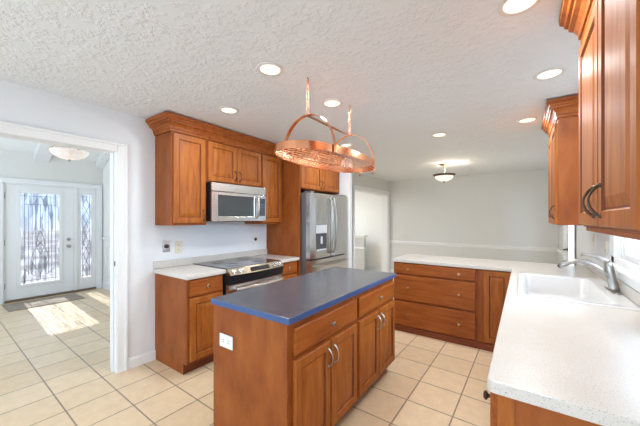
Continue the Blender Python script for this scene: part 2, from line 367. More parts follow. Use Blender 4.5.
dl(box('leaded_glass', (FX-0.056, FX-0.048, gl[0], gl[1], gl[2], gl[3]), leaded, dr, 0))
bm = bmesh.new(); cames(bm, gl[0]+.01, gl[1]-.01, gl[2]+.01, gl[3]-.01, FX-0.044); dl(link('lead_came', bm, lead_m, dr))
bm = bmesh.new(); lathe(bm, [(0.03, 0), (0.03, 0.008), (0.013, 0.012), (0.013, 0.04), (0.027, 0.05), (0.03, 0.065), (0.02, 0.078), (0, 0.08)], axis='x', o=(FX-0.03, 1.752, 0.90)); dl(link('door_knob', bm, chrome, dr, 'auto'))
bm = bmesh.new(); lathe(bm, [(0.03, 0), (0.03, 0.012), (0.024, 0.02), (0, 0.02)], axis='x', o=(FX-0.03, 1.752, 1.03)); bx(bm, FX-.012, FX, 1.747, 1.757, 1.012, 1.048); dl(link('deadbolt', bm, chrome, dr, 'auto'))
for zh in (0.28, 1.02, 1.82):
    dl(box('hinge', (FX-0.034, FX-0.012, y0-0.016, y0+0.006, zh-0.05, zh+0.05), bronze, dr))
wd_ = bpy.data.objects.new('window_2', None); C.objects.link(wd_); wd_.location = (FX, 2.04, 0); struct(wd_)
def wl2(o): o.matrix_parent_inverse = Matrix.Translation((-FX, -2.04, 0)); return o
sg = (1.945, 2.118, 0.26, 1.90)
o = cells('sidelight_panel', [GD['s0'], sg[0], sg[1], GD['s1']-.02], [0.035, sg[2], sg[3], 2.02], lambda u, v: not (sg[0] < u < sg[1] and sg[2] < v < sg[3]), FX-0.075, FX-0.03, white_m, 'x'); o.parent = wd_; wl2(o)
wl2(box('leaded_glass', (FX-0.056, FX-0.048, sg[0], sg[1], sg[2], sg[3]), leaded, wd_, 0))
bm = bmesh.new(); cames(bm, sg[0]+.006, sg[1]-.006, sg[2]+.01, sg[3]-.01, FX-0.044, False); wl2(link('lead_came', bm, lead_m, wd_))
bm = bmesh.new()
bx(bm, FX-0.12, FX, GD['y0'], GD['y0']+0.018, 0, 2.035); bx(bm, FX-0.12, FX-0.005, GD['y1']-0.01, GD['s0'], 0.0, 2.02); bx(bm, FX-0.12, FX, GD['s1']-0.018, GD['s1'], 0, 2.035); bx(bm, FX-0.12, FX, GD['y0'], GD['s1'], 2.02, 2.035)
struct(link('trim_front_door_jamb', bm, white_m))
cased('trim_front_door', FX, GD['y0'], GD['s1']-0.01, 2.035, 0.085, 0.018)
struct(box('trim_threshold', (FX-0.15, FX+0.02, GD['y0']+0.02, GD['s1']-0.02, 0.0, 0.032), thresh_m))
tag(box('door_mat', (-6.98, -6.42, 0.86, 1.80, 0.0005, 0.012), mat_m, bev=0.004), 'grey brown mat lying on the floor inside the white front door', 'mat')
tag(box('strike_plate', (XL-0.045, XL-0.022, DY1-0.0165, DY1-0.0141, 0.985, 1.03), bronze, bev=0.0005), 'small dark strike plate on the white jamb of the foyer opening', 'strike plate')

# ------------------------------------------------------------------ windows and patio door on the right wall
w1 = bpy.data.objects.new('window_1', None); C.objects.link(w1); w1.location = (XR, 2.525, WZ0); struct(w1)
def ww(o): o.matrix_parent_inverse = Matrix.Translation((-XR, -2.525, -WZ0)); return o
bm = bmesh.new()
def frame(bm, xa, xb, a, b, c, d, t): bx(bm, xa, xb, a, a+t, c, d); bx(bm, xa, xb, b-t, b, c, d); bx(bm, xa, xb, a+t, b-t, c, c+t); bx(bm, xa, xb, a+t, b-t, d-t, d)
frame(bm, XR+0.02, XR+0.13, WY0+.001, WY1-.001, WZ0+.001, WZ1-.001, 0.022); ww(link('window_frame', bm, white_m, w1, bev=0.003))
bm = bmesh.new(); frame(bm, XR+0.03, XR+0.07, WY0+.024, WY1-.024, WZ0+.024, WZ1-.024, 0.05); bx(bm, XR+0.03, XR+0.07, WY0+.074, WY1-.074, 1.58, 1.62)
ww(link('window_sash', bm, white_m, w1, bev=0.003))
ww(box('window_pane', (XR+0.048, XR+0.053, WY0+.07, WY1-.07, WZ0+.07, WZ1-.07), clear, w1, 0))
bm = bmesh.new(); frame(bm, XR-0.016, XR-.0005, WY0-.045, WY1+.125, WZ0-.0, WZ1+.09, 0.0001 if 0 else 0.0449)
bx(bm, XR-0.016, XR-.0005, WY1, WY1+.08, WZ0, 1.36); struct(link('trim_sink_window', bm, white_m, bev=0.003))
struct(box('trim_sink_window_sill', (XR-0.05, XR+0.02, WY0-.05, WY1+.128, WZ0-0.028, WZ0-.001), white_m, bev=0.006))
struct(box('trim_sink_window_apron', (XR-0.014, XR-.0005, WY0-.04, WY1+.12, 0.998, WZ0-0.03), white_m, bev=0.003))
d3 = bpy.data.objects.new('door_2', None); C.objects.link(d3); d3.location = (XR, 5.6, 0); struct(d3)
def w3(o): o.matrix_parent_inverse = Matrix.Translation((-XR, -5.6, 0)); return o
bm = bmesh.new(); frame(bm, XR+0.02, XR+0.065, PY0+.03, PY1-.03, 0.02, PZ-.03, 0.13); w3(link('door_frame', bm, white_m, d3, bev=0.003))
w3(box('door_pane', (XR+0.038, XR+0.046, PY0+.15, PY1-.15, 0.14, PZ-.15), clear, d3, 0))
bm = bmesh.new(); lathe(bm, [(0.028, 0), (0.028, -0.01), (0.011, -0.014), (0.011, -0.05), (0, -0.05)], axis='x', o=(XR+0.02, PY1-0.09, 0.93))
tube(bm, [(XR-0.03, PY1-0.09, 0.93), (XR-0.034, PY1-0.14, 0.932), (XR-0.03, PY1-0.20, 0.928)], 0.010, 8); w3(link('lever_handle', bm, bronze, d3, 'auto'))
for zh in (0.35, 1.08, 1.8): w3(box('hinge', (XR+0.006, XR+0.022, PY0+.02, PY0+.036, zh-.045, zh+.045), bronze, d3))
bm = bmesh.new(); frame(bm, XR, XR+0.12, PY0+.001, PY1-.001, 0.0, PZ-.001, 0.028); struct(link('trim_patio_jamb', bm, white_m))
cased('trim_patio_door', XR, PY0+.02, PY1-.02, PZ-.02, 0.085, -0.016)

# ------------------------------------------------------------------ cabinet builder
def front_panel(name, x0, x1, z0, z1, m, parent, style='door', th=0.021):
    """raised-panel door or slab drawer front; local front is -y"""
    bm = bmesh.new(); W, H = x1-x0, z1-z0
    if style == 'door': prof = [(0, 0.005), (0.005, 0), (0.052, 0), (0.058, 0.009), (0.064, 0.009), (0.098, 0.001), (0.101, 0.001)]
    elif style == 'wide': prof = [(0, 0.006), (0.007, 0), (0.02, 0.0), (0.022, 0.0005)]
    else: prof = [(0, 0.006), (0.006, 0.002), (0.012, 0.0), (0.014, 0.0005)]
    rings = [[bm.verts.new((x0+i, y, z0+i)) , bm.verts.new((x1-i, y, z0+i)), bm.verts.new((x1-i, y, z1-i)), bm.verts.new((x0+i, y, z1-i))]
             for i, y in [(0, 0.0)] + [(i, -th+d) for i, d in prof]]
    for A, Bq in zip(rings, rings[1:]):
        for j in range(4): bm.faces.new((A[j], A[(j+1) % 4], Bq[(j+1) % 4], Bq[j]))
    bm.faces.new(rings[-1]); bm.faces.new(rings[0][::-1])
    c = Vector(((x0+x1)/2, 0, (z0+z1)/2)); bmesh.ops.translate(bm, vec=-c, verts=bm.verts[:])
    o = link(name, bm, m, parent); o.location = c
    if style == 'door':
        o.data.materials.append(wood_g)          # darker glaze left in the routed groove
        for p in o.data.polygons:
            if -th+0.0085 < p.center.y + 0 < -th+0.0095 or (-th+0.003 < p.center.y < -th+0.0055 and abs(abs(p.center.x)-(W/2-0.055)) < 0.002) : p.material_index = 1
    return o
def pull(parent, x, z, m, vert=True, ln=0.105, th=0.021):
    bm = bmesh.new(); pts = []; rad = []
    for i in range(13):
        t = i/12; s = (t-0.5)*ln; out = -th-0.004-0.028*math.sin(PI*t)**0.7
        pts.append((x, out, z+s) if vert else (x+s, out, z)); rad.append(0.0058-0.0022*math.sin(PI*t))
    tube(bm, pts, rad, 8, up=(1, 0, 0) if vert else (0, 0, 1))
    for s in (-0.5, 0.5):
        lathe(bm, [(0.009, 0), (0.009, -0.004), (0.006, -0.009), (0, -0.009)], n=12, axis='y', o=(x, -th, z+s*ln) if vert else (x+s*ln, -th, z))
    c = parent.location; bmesh.ops.translate(bm, vec=-c, verts=bm.verts[:])
    return link('pull_handle', bm, m, parent, 'auto')
def knob(parent, x, z, m, th=0.021):
    bm = bmesh.new()
    lathe(bm, [(0.008, 0), (0.006, -0.010), (0.008, -0.014), (0.015, -0.018), (0.016, -0.023), (0.011, -0.028), (0, -0.029)], n=16, axis='y', o=(x, -th, z))
    bmesh.ops.translate(bm, vec=-parent.location, verts=bm.verts[:]); return link('knob', bm, m, parent, 'auto')
def cabinet(label, loc, rz, w, d, h, fronts, group, toe=0.10, upper=False, hw=chrome, pw=None, toe_in=0.06, cat='cabinet'):
    t = thing('wall_cabinet' if upper else 'base_cabinet', label, cat, loc, rz, group)
    z0 = 0 if upper else toe
    bm = bmesh.new()
    bx(bm, 0, w, 0, d, z0, h)
    link('cabinet_body', bm, pw or wood_p, t, bev=0.0025)
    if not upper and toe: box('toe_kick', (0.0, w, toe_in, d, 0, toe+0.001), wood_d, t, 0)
    for f in fronts:
        st = f[0]
        o = front_panel('door' if st == 'door' else 'drawer', f[1], f[2], f[3], f[4], wood_v if st == 'door' else wood_h, t, st)
        for kind, x, z in f[5]:
            if kind == 'pull': pull(o, x, z, hw)
            else: knob(o, x, z, hw)
    return t
R90 = PI/2
ZT = 0.875     # cabinet top under the worktop
def dr_(x0, x1, z0, z1, hw): return ('door', x0, x1, z0, z1, hw)

# ---- left run
FXL = -2.455
g = 'base cabinets along the range wall'
YA0, YA1, YR1, YP = 1.435, 1.815, 2.60, 2.985
a = cabinet('base cabinet left of the range with one drawer and one door, against the grey wall', (FXL-0.022, YA0, 0), R90, YA1-YA0, FXL-0.022-XL, ZT, [
    ('drawer', 0.022, 0.365, 0.715, 0.86, [('knob', 0.19, 0.79)]), dr_(0.022, 0.365, 0.125, 0.695, [('pull', 0.335, 0.60)])], g, hw=gold)
bm = bmesh.new(); bx(bm, -0.004, -0.0002, 0.0, FXL-0.022-XL, 0.10, ZT); bx(bm, -0.004, -0.0002, 0.06, FXL-0.022-XL, 0, 0.10); link('end_panel', bm, wood_p, a)
b_ = cabinet('narrow base cabinet between the range and the tall fridge panel', (FXL-0.022, YR1+.003, 0), R90, YP-YR1-.006, FXL-0.022-XL, ZT, [
    ('drawer', 0.02, 0.36, 0.715, 0.86, [('knob', 0.19, 0.79)]), dr_(0.02, 0.36, 0.125, 0.695, [('pull', 0.05, 0.60)])], g, hw=gold)
# worktops either side of the range, each with an upstand
def counter_left(y0, y1, label):
    t = thing('countertop', label, 'countertop', (XL, y0, ZT), 0, 'white worktops beside the range')
    box('slab', (0.001, FXL+0.018-XL, 0, y1-y0, 0.0005, 0.04), quartz, t, 0.006)
    box('upstand', (0.001, 0.02, 0, y1-y0, 0.04, 0.115), quartz, t, 0.003); return t
counter_left(1.412, YA1+0.008, 'white speckled worktop left of the range with a short upstand')
counter_left(YR1+0.002, YP-0.002, 'white speckled worktop right of the range, against the tall wooden panel')
tag(box('upstand', (XL+.001, XL+0.02, YA1+0.0085, YR1+.0015, 0.916, 0.99), quartz, bev=0.003), 'white upstand strip on the wall behind the range', 'upstand')
# uppers
FU = -2.743; ZU, ZUT = 1.358, 2.262
g = 'wall cabinets along the range wall'
dU = FU-XL
cabinet('tall single-door wall cabinet left of the microwave', (FU, 1.43, ZU), R90, 0.372, dU-.001, ZUT-ZU, [dr_(0.014, 0.352, 0.02, ZUT-ZU-.012, [('pull', 0.328, 0.10)])], g, upper=True, hw=bronze)
cabinet('short two-door wall cabinet above the microwave', (FU, 1.8035, 1.815), R90, 0.778, dU-.001, ZUT-1.815, [dr_(0.012, 0.384, 0.012, ZUT-1.815-.012, [('pull', 0.355, 0.10)]), dr_(0.394, 0.766, 0.012, ZUT-1.815-.012, [('pull', 0.423, 0.10)])], g, upper=True, hw=bronze)
cabinet('single-door wall cabinet between the microwave and the tall fridge panel', (FU, 2.583, ZU), R90, 0.40, dU-.001, ZUT-ZU, [dr_(0.012, 0.362, 0.02, ZUT-ZU-.012, [('pull', 0.04, 0.10)])], g, upper=True, hw=bronze)
tag(box('fridge_panel', (XL+.001, -2.435, YP, 3.003, 0, ZUT), wood_p, bev=0.002), 'tall wooden end panel standing at the left side of the refrigerator', 'panel')
cabinet('two-door wall cabinet above the refrigerator', (-2.455, 3.005, 1.83), R90, 1.008, -2.455-XL-.001, ZUT-1.83, [dr_(0.012, 0.498, 0.012, ZUT-1.83-.012, [('pull', 0.47, 0.09)]), dr_(0.508, 0.994, 0.012, ZUT-1.83-.012, [('pull', 0.536, 0.09)])], g, upper=True, hw=bronze)
CROWN = [(0, 0), (0.012, 0), (0.012, 0.022), (0.020, 0.024), (0.024, 0.046), (0.038, 0.066), (0.056, 0.076), (0.058, 0.090), (0.070, 0.094), (0.076, 0.110), (0.090, 0.116), (0.094, 0.142), (0, 0.142)]
t = sweep('crown_molding', [(XL+.001, 1.43), (FU, 1.43), (FU, 2.985), (-2.435, 2.985), (-2.435, 4.015)], CROWN, wood_h, z=ZUT+.0005)
tag(t, 'stepped wooden crown moulding running over the left wall cabinets', 'molding')

# ---- microwave over the range
mw = thing('microwave', 'stainless over-the-range microwave under the short wall cabinet', 'microwave', (-2.68, 1.810, 1.385), R90)
W_ = 0.772; D_ = -2.68-XL-.002; H_ = 0.425
box('microwave_body', (0, W_, 0, D_, 0.012, H_), black, mw, 0.003)
box('vent_grille', (0, W_, -0.024, -0.001, H_-0.095, H_), steel, mw, 0.005)
bm = bmesh.new(); frame_w = (0.0, 0.615, 0.005, 0.325)
def frame_y(bm, ya, yb, a, b, c, d, l, r, bo, to): bx(bm, a, a+l, ya, yb, c, d); bx(bm, b-r, b, ya, yb, c, d); bx(bm, a+l, b-r, ya, yb, c, c+bo); bx(bm, a+l, b-r, ya, yb, d-to, d)
frame_y(bm, -0.028, -0.001, 0.0, 0.65, 0.012, 0.327, 0.075, 0.075, 0.055, 0.035); dw = link('microwave_door', bm, steel, mw, bev=0.004)
box('door_window', (0.072, 0.578, -0.022, -0.001, 0.064, 0.295), mwglass, dw, 0.002)
bm = bmesh.new(); tube(bm, [(0.617, -0.03, 0.05), (0.617, -0.055, 0.07), (0.617, -0.066, 0.17), (0.617, -0.055, 0.28), (0.617, -0.03, 0.30)], 0.013, 10, up=(1, 0, 0)); link('door_handle', bm, chrome, dw, True)
box('control_panel', (0.652, W_, -0.026, -0.001, 0.012, 0.327), steel, mw, 0.003)
cp = box('keypad', (0.668, W_-0.016, -0.0285, -0.024, 0.075, 0.29), mwglass, mw, 0.001)
bm = bmesh.new()
for i in range(3):
    for j in range(5): bx(bm, 0.680+i*0.026, 0.698+i*0.026, -0.0295, -0.028, 0.09+j*0.028, 0.108+j*0.028)
link('key', bm, recess_m, cp)
box('underside_lamp', (0.25, 0.5, 0.05, 0.15, 0.004, 0.013), recess_m, mw, 0.001)

# ---- range
rg = thing('range', 'slide-in electric range with black glass top and steel oven door', 'range', (FXL+0.015, YA1+.010, 0), R90)
W_ = YR1-YA1-.012; D_ = FXL+0.015-XL-.022
box('range_body', (0, W_, 0.0, D_, 0.05, 0.905), black, rg, 0.003)
box('cooktop', (-0.0, W_+0.0, -0.015, D_, 0.9055, 0.922), blackglass, rg, 0.004)
for (cx, cy, r1) in ((0.2, 0.15, 0.10), (0.57, 0.15, 0.08), (0.2, 0.42, 0.075), (0.57, 0.42, 0.10)):
    for rr in (r1, r1*0.62):
        bm = bmesh.new(); tube(bm, [(cx+rr*math.cos(k*PI/16), cy+rr*math.sin(k*PI/16), 0.9223) for k in range(32)], 0.0012, 4, closed=True, up=(0, 0, 1)); link('burner_ring', bm, recess_m, rg)
# bowed control panel
def bowed(name, y_out, z0, z1, y_top, m, bulge, x0=0.0, x1=None, nn=16, yb=0.0, parent=None):
    x1 = W_ if x1 is None else x1; bm = bmesh.new(); R_ = []
    for i in range(nn+1):
        t = i/nn; X = x0+(x1-x0)*t; b = bulge*(1-(2*t-1)**2)
        R_.append([bm.verts.new(p) for p in ((X, yb, z0), (X, y_out-b, z0), (X, y_top-b, z1), (X, yb, z1))])
    for A, Bq in zip(R_, R_[1:]):
        for j in range(4): bm.faces.new((A[j], A[(j+1) % 4], Bq[(j+1) % 4], Bq[j]))
    bm.faces.new(R_[0][::-1]); bm.faces.new(R_[-1]); return link(name, bm, m, parent or rg, 'auto')
cpn = bowed('control_panel', -0.072, 0.858, 0.920, -0.02, gold, 0.035, yb=-0.0151 if 0 else 0.0)
bowed('black_fascia', -0.055, 0.765, 0.8575, -0.071, black, 0.035)
for kx in (0.055, 0.135, 0.625, 0.705):
    t_ = kx/W_; yy = -0.047-0.035*(1-(2*t_-1)**2); zz = 0.890
    bm = bmesh.new(); lathe(bm, [(0.026, -0.004), (0.026, 0.006), (0.020, 0.009), (0.018, 0.026), (0.012, 0.030), (0, 0.030)], n=20)
    bmesh.ops.rotate(bm, cent=(0, 0, 0), matrix=Matrix.Rotation(math.radians(53), 3, 'X'), verts=bm.verts[:])
    bmesh.ops.translate(bm, vec=(kx, yy, zz), verts=bm.verts[:]); link('knob', bm, steel, cpn, 'auto')
bm = bmesh.new(); bx(bm, -0.13, 0.13, -0.022, 0.022, 0, 0.003)
bmesh.ops.rotate(bm, cent=(0, 0, 0), matrix=Matrix.Rotation(math.radians(53), 3, 'X'), verts=bm.verts[:])
bmesh.ops.translate(bm, vec=(W_/2, -0.0835, 0.8905), verts=bm.verts[:]); link('display', bm, blackglass, cpn)
od = bowed('oven_door', -0.045, 0.225, 0.758, -0.045, steel, 0.012)
box('oven_window', (0.12, W_-0.12, -0.060, -0.04, 0.36, 0.62), mwglass, od, 0.002)
bm = bmesh.new(); pts = [(0.05+ (W_-0.1)*i/16, -0.095-0.03*math.sin(PI*i/16), 0.715) for i in range(17)]; tube(bm, pts, 0.015, 10)
for X in (0.07, W_-0.07): tube(bm, [(X, -0.04, 0.715), (X, -0.10, 0.715)], 0.012, 8)
link('oven_handle', bm, steel, od, 'auto')
bowed('warming_drawer', -0.045, 0.06, 0.215, -0.045, steel, 0.012)
box('toe_base', (0.02, W_-0.02, 0.04, D_, 0, 0.051), black, rg, 0)

# ---- refrigerator
fr = thing('refrigerator', 'stainless french-door refrigerator with water dispenser beside the tall wooden panel', 'refrigerator', (-2.36, 3.02, 0), R90)
W_ = 1.0; D_ = 0.66
box('fridge_body', (0.004, W_-0.004, 0.0, D_, 0.05, 1.775), steel_dk, fr, 0.004)
def bow_door(name, x0, x1, z0, z1, m, parent, bl=0.016, front=-0.085):
    bm = bmesh.new(); R_ = []; nn = 12
    for i in range(nn+1):
        t = i/nn; X = x0+(x1-x0)*t; b = bl*(1-(2*t-1)**4)
        R_.append([bm.verts.new(p) for p in ((X, -0.004, z0), (X, front+0.016-b, z0), (X, front+0.016-b, z1), (X, -0.004, z1))])
    for A, Bq in zip(R_, R_[1:]):
        for j in range(4): bm.faces.new((A[j], A[(j+1) % 4], Bq[(j+1) % 4], Bq[j]))
    bm.faces.new(R_[0][::-1]); bm.faces.new(R_[-1]); return link(name, bm, m, parent, 'auto')
d1 = bow_door('fridge_door', 0.0, 0.487, 0.885, 1.772, steel, fr)
d2 = bow_door('fridge_door', 0.495, W_, 0.885, 1.772, steel, fr)
fz_ = bow_door('freezer_drawer', 0.0, W_, 0.09, 0.868, steel, fr)
for o, X in ((d1, 0.447), (d2, 0.537)):
    bm = bmesh.new(); pts = [(X, -0.088-0.055*math.sin(PI*i/14)**0.6, 0.93+0.80*i/14) for i in range(15)]
    tube(bm, pts, 0.012, 10, flat=(1.15, 0.8), up=(1, 0, 0)); link('door_handle', bm, chrome, o, True)
bm = bmesh.new(); pts = [(0.06+(W_-0.12)*i/14, -0.088-0.05*math.sin(PI*i/14)**0.6, 0.79) for i in range(15)]
tube(bm, pts, 0.012, 10); link('drawer_handle', bm, chrome, fz_, True)
dp = box('water_dispenser', (0.115, 0.365, -0.0885, -0.07, 0.99, 1.335), recess_m, d1, 0.004)
box('dispenser_panel', (0.11, 0.37, -0.0925, -0.0875, 1.225, 1.34), panelgrey, dp, 0.003)
box('dispenser_tray', (0.125, 0.355, -0.096, -0.0875, 0.99, 1.01), panelgrey, dp, 0.002)
box('dispenser_lever', (0.215, 0.265, -0.0935, -0.088, 1.08, 1.18), panelgrey, dp, 0.003)
box('hinge_cover', (0.02, 0.12, -0.06, 0.05, 1.776, 1.795), steel_dk, fr, 0.004)
box('hinge_cover', (W_-0.12, W_-0.02, -0.06, 0.05, 1.776, 1.795), steel_dk, fr, 0.004)
box('toe_grille', (0.02, W_-0.02, -0.02, 0.3, 0, 0.0505), black, fr, 0.002)
box('side_label', (0.0032, 0.0042, 0.10, 0.16, 1.42, 1.52), slot_m, fr, 0)

# ---- island
g = 'island base cabinets'
IY0 = 1.13
def island_fronts(x0, w):
    a, b = x0+0.02, x0+w-0.014; m_ = (a+b)/2
    return [('drawer', a, b, 0.70, 0.845, [('knob', m_, 0.772)]),
            dr_(a, m_-0.008, 0.115, 0.67, [('pull', m_-0.034, 0.575)]), dr_(m_+0.008, b, 0.115, 0.67, [('pull', m_+0.034, 0.575)])]
c1 = cabinet('near island base cabinet with one drawer over two doors and a plain end panel', (-0.996, IY0, 0), R90, 0.737, 0.628, 0.879, island_fronts(0.014, 0.723), g, hw=chrome, toe=0.09, toe_in=0.07)
c2 = cabinet('far island base cabinet with one drawer over two doors, next to the peninsula', (-0.996, IY0+0.739, 0), R90, 0.735, 0.628, 0.879, island_fronts(0, 0.735), g, hw=chrome, toe=0.09, toe_in=0.07)
box('end_panel', (-0.012, -0.0003, 0.0, 0.628, 0.0, 0.879), wood_p, c1, 0.002)
tag(box('island_countertop', (-1.634, -0.972, 1.105, 2.62, 0.8795, 0.915), slate, bev=0.004), 'dark grey laminate worktop with daylight-tinted blue edges on the kitchen island', 'countertop')
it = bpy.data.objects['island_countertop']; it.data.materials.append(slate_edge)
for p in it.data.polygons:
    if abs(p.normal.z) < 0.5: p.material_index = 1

def outlet(name, label, X, Y, z, nrm, m, kind='duplex', group=None, w=0.072, h=0.115, holem=slot_m):
    """nrm: '+x', '-x' or '-y' """
    rz = {'+x': R90, '-x': -R90, '-y': 0}[nrm]
    t = thing(name, label, 'outlet' if kind != 'switch' else 'switch', (X, Y, z), rz, group)
    box('cover_plate', (-w/2, w/2, -0.007, -0.0005, -h/2, h/2), m, t, 0.002)
    if kind == 'duplex':
        for s in (-1, 1):
            q = box('socket', (-0.018, 0.018, -0.009, -0.0065, s*0.026-0.016, s*0.026+0.016), m, t, 0.003)
            bm = bmesh.new(); bx(bm, -0.008, -0.005, -0.0095, -0.0088, s*.026-.006, s*.026+.008); bx(bm, 0.005, 0.008, -0.0095, -0.0088, s*.026-.006, s*.026+.008); link('slot', bm, holem, q)
    elif kind == 'wide':
        for s in (-1, 1):
            q = box('socket', (s*0.026-0.016, s*0.026+0.016, -0.009, -0.0065, -0.018, 0.018), m, t, 0.003)
            bm = bmesh.new(); bx(bm, s*.026-.006, s*.026+.008, -0.0095, -0.0088, -0.008, -0.005); bx(bm, s*.026-.006, s*.026+.008, -0.0095, -0.0088, .005, .008); link('slot', bm, holem, q)
    elif kind == 'switch':
        box('toggle', (-0.006, 0.006, -0.016, -0.006, -0.014, 0.014), m, t, 0.002)
    elif kind == 'round':
        bm = bmesh.new(); lathe(bm, [(0.022, -0.0065), (0.022, -0.014), (0.015, -0.018), (0, -0.018)], axis='y'); link('dial', bm, holem, t, 'auto')
    return t
outlet('electrical_outlet', 'white sideways outlet on the end panel of the island', -1.488, IY0-0.0125, 0.672, '-y', plate_w, 'wide', w=0.125, h=0.08)
outlet('light_switch', 'steel-plated dial switch on the wall left of the range, nearest the foyer opening', XL, 1.543, 1.135, '+x', steel, 'round', w=0.078, h=0.12)
outlet('electrical_outlet', 'almond outlet on the wall above the white worktop left of the range', XL, 1.672, 1.115, '+x', plate_c, 'duplex', w=0.078, h=0.13)
outlet('range_outlet', 'white square outlet with dark dial on the wall behind the right of the range', XL, 2.77, 1.14, '+x', plate_w, 'round', w=0.11, h=0.12)
outlet('electrical_outlet', 'almond outlet on the right wall behind the faucet, nearer the sink window', XR, 3.30, 1.19, '-x', plate_c, 'duplex', 'wall plates behind the faucet')
outlet('light_switch', 'almond switch on the right wall behind the faucet, farther from the sink window', XR, 3.80, 1.215, '-x', plate_c, 'switch', 'wall plates behind the faucet')

# ---- peninsula and right-hand base run
YF = 3.59
pen = cabinet('wide three-drawer base cabinet in the peninsula facing the kitchen', (-1.365, YF, 0), 0, 0.955, 0.57, ZT, [
    ('wide', 0.022, 0.935, 0.735, 0.862, [('knob', 0.19, 0.797), ('knob', 0.77, 0.797)]),
    ('wide', 0.022, 0.935, 0.405, 0.712, [('knob', 0.19, 0.565), ('knob', 0.77, 0.565)]),
    ('wide', 0.022, 0.935, 0.085, 0.382, [('knob', 0.19, 0.236), ('knob', 0.77, 0.236)])], 'peninsula base cabinets', hw=brass, toe=0.07, toe_in=-0.012)
cabinet('narrow single-door base cabinet in the corner beside the three-drawer cabinet', (-0.408, YF, 0), 0, 0.335, 0.57, ZT, [
    dr_(0.055, 0.30, 0.09, 0.862, [])], 'peninsula base cabinets', hw=brass, toe=0.07, toe_in=-0.012)
FR = -0.068
nb = cabinet('base cabinet at the near end of the sink worktop, end panel facing the camera', (FR, 2.17, 0), -R90, 1.10, XR-FR-.002, ZT, [
    ('drawer', 0.02, 0.54, 0.715, 0.86, [('knob', 0.28, 0.79)]), ('drawer', 0.555, 1.085, 0.715, 0.86, [('knob', 0.98, 0.79)]),
    dr_(0.02, 0.54, 0.125, 0.695, [('pull', 0.50, 0.60)]), dr_(0.555, 1.085, 0.125, 0.695, [('pull', 0.60, 0.60)])], 'base cabinets under the sink worktop', hw=bronze)
bm = bmesh.new(); frame_y(bm, 0, 0.004, 0.001, XR-FR-0.003, 0.11, ZT, 0.045, 0.045, 0.06, 0.0001); 
o = link('end_stile', bm, wood_v, nb, bev=0.001); o.rotation_euler = (0, 0, R90); o.location = (1.104, 0, 0)
cabinet('sink base cabinet with two doors under the white sink', (FR, 3.55, 0), -R90, 1.378, XR-FR-.002, 0.70, [
    ('drawer', 0.02, 0.68, 0.56, 0.69, []), ('drawer', 0.70, 1.36, 0.56, 0.69, []),
    dr_(0.02, 0.68, 0.125, 0.54, [('pull', 0.64, 0.45)]), dr_(0.70, 1.36, 0.125, 0.54, [('pull', 0.74, 0.45)])], 'base cabinets under the sink worktop', hw=bronze)
SX0, SX1, SY0, SY1 = -0.035, 0.535, 2.30, 3.27
ct = cells('l_shaped_worktop', [-1.379, -0.095, SX0+0.012, SX1-0.012, XR-.001], [1.049, SY0+0.012, SY1-0.012, 3.561, 4.19],
    lambda u, v: (u > -0.095 or v > 3.561) and not (SX0+.012 < u < SX1-.012 and SY0+.012 < v < SY1-.012), ZT+.0005, 0.915, quartz, 'z')
bm = bmesh.new(); bm.from_mesh(ct.data)
ed = [e_ for e_ in bm.edges if abs(e_.verts[0].co.z-e_.verts[1].co.z) > 0.01 and abs(e_.verts[0].co.x+0.095) < 1e-3 and abs(e_.verts[0].co.y-1.049) < 1e-3]
bmesh.ops.bevel(bm, geom=ed, offset=0.022, segments=5, affect='EDGES', profile=0.5); bm.to_mesh(ct.data); bm.free()
md = ct.modifiers.new('bevel', 'BEVEL'); md.width = 0.005; md.segments = 2; md.limit_method = 'ANGLE'; md.angle_limit = 0.9
ct.name = 'countertop'; tag(ct, 'L-shaped white speckled worktop over the sink run and peninsula', 'countertop')
tag(box('upstand', (XR-0.02, XR-.001, 1.05, 4.19, 0.9155, 0.996), quartz, bev=0.003), 'white upstand strip along the right wall below the sink window', 'upstand')

# ---- sink
def rrect(x0, x1, y0, y1, r, z, n=6):
    out = []
    for cx, cy, a0 in ((x1-r, y1-r, 0), (x0+r, y1-r, PI/2), (x0+r, y0+r, PI), (x1-r, y0+r, 1.5*PI)):
        for i in range(n+1): a_ = a0+PI/2*i/n; out.append((cx+r*math.cos(a_), cy+r*math.sin(a_), z))
    return out
def lofted(name, loops, m, parent=None):
    bm = bmesh.new(); R_ = [[bm.verts.new(p) for p in lp] for lp in loops]; n = len(R_[0])
    for A, Bq in zip(R_, R_[1:]):
        for j in range(n): bm.faces.new((A[j], A[(j+1) % n], Bq[(j+1) % n], Bq[j]))
    bm.faces.new(R_[-1]); return link(name, bm, m, parent, 'auto')
bx0, bx1, by0, by1 = 0.0, 0.438, 2.345, 3.225
sk = thing('kitchen_sink', 'white drop-in kitchen sink set into the worktop under the window', 'sink', (0.25, 2.785, 0.915))
def sk_(o): o.matrix_parent_inverse = Matrix.Translation((-0.25, -2.785, -0.915)); return o
sk_(lofted('basin', [rrect(SX0+.014, SX1-.014, SY0+.014, SY1-.014, .02, .9155), rrect(SX0, SX1, SY0, SY1, .03, .9155), rrect(SX0, SX1, SY0, SY1, .03, .920), rrect(SX0+.006, SX1-.006, SY0+.006, SY1-.006, .028, .926),
    rrect(bx0-.012, bx1+.012, by0-.012, by1+.012, .06, .926), rrect(bx0-.004, bx1+.004, by0-.004, by1+.004, .06, .923), rrect(bx0+.002, bx1-.002, by0+.002, by1-.002, .06, .912),
    rrect(bx0+.010, bx1-.010, by0+.010, by1-.010, .06, .80), rrect(bx0+.03, bx1-.03, by0+.03, by1-.03, .06, .768), rrect(bx0+.06, bx1-.06, by0+.06, by1-.06, .06, .76)], sink_m, sk))
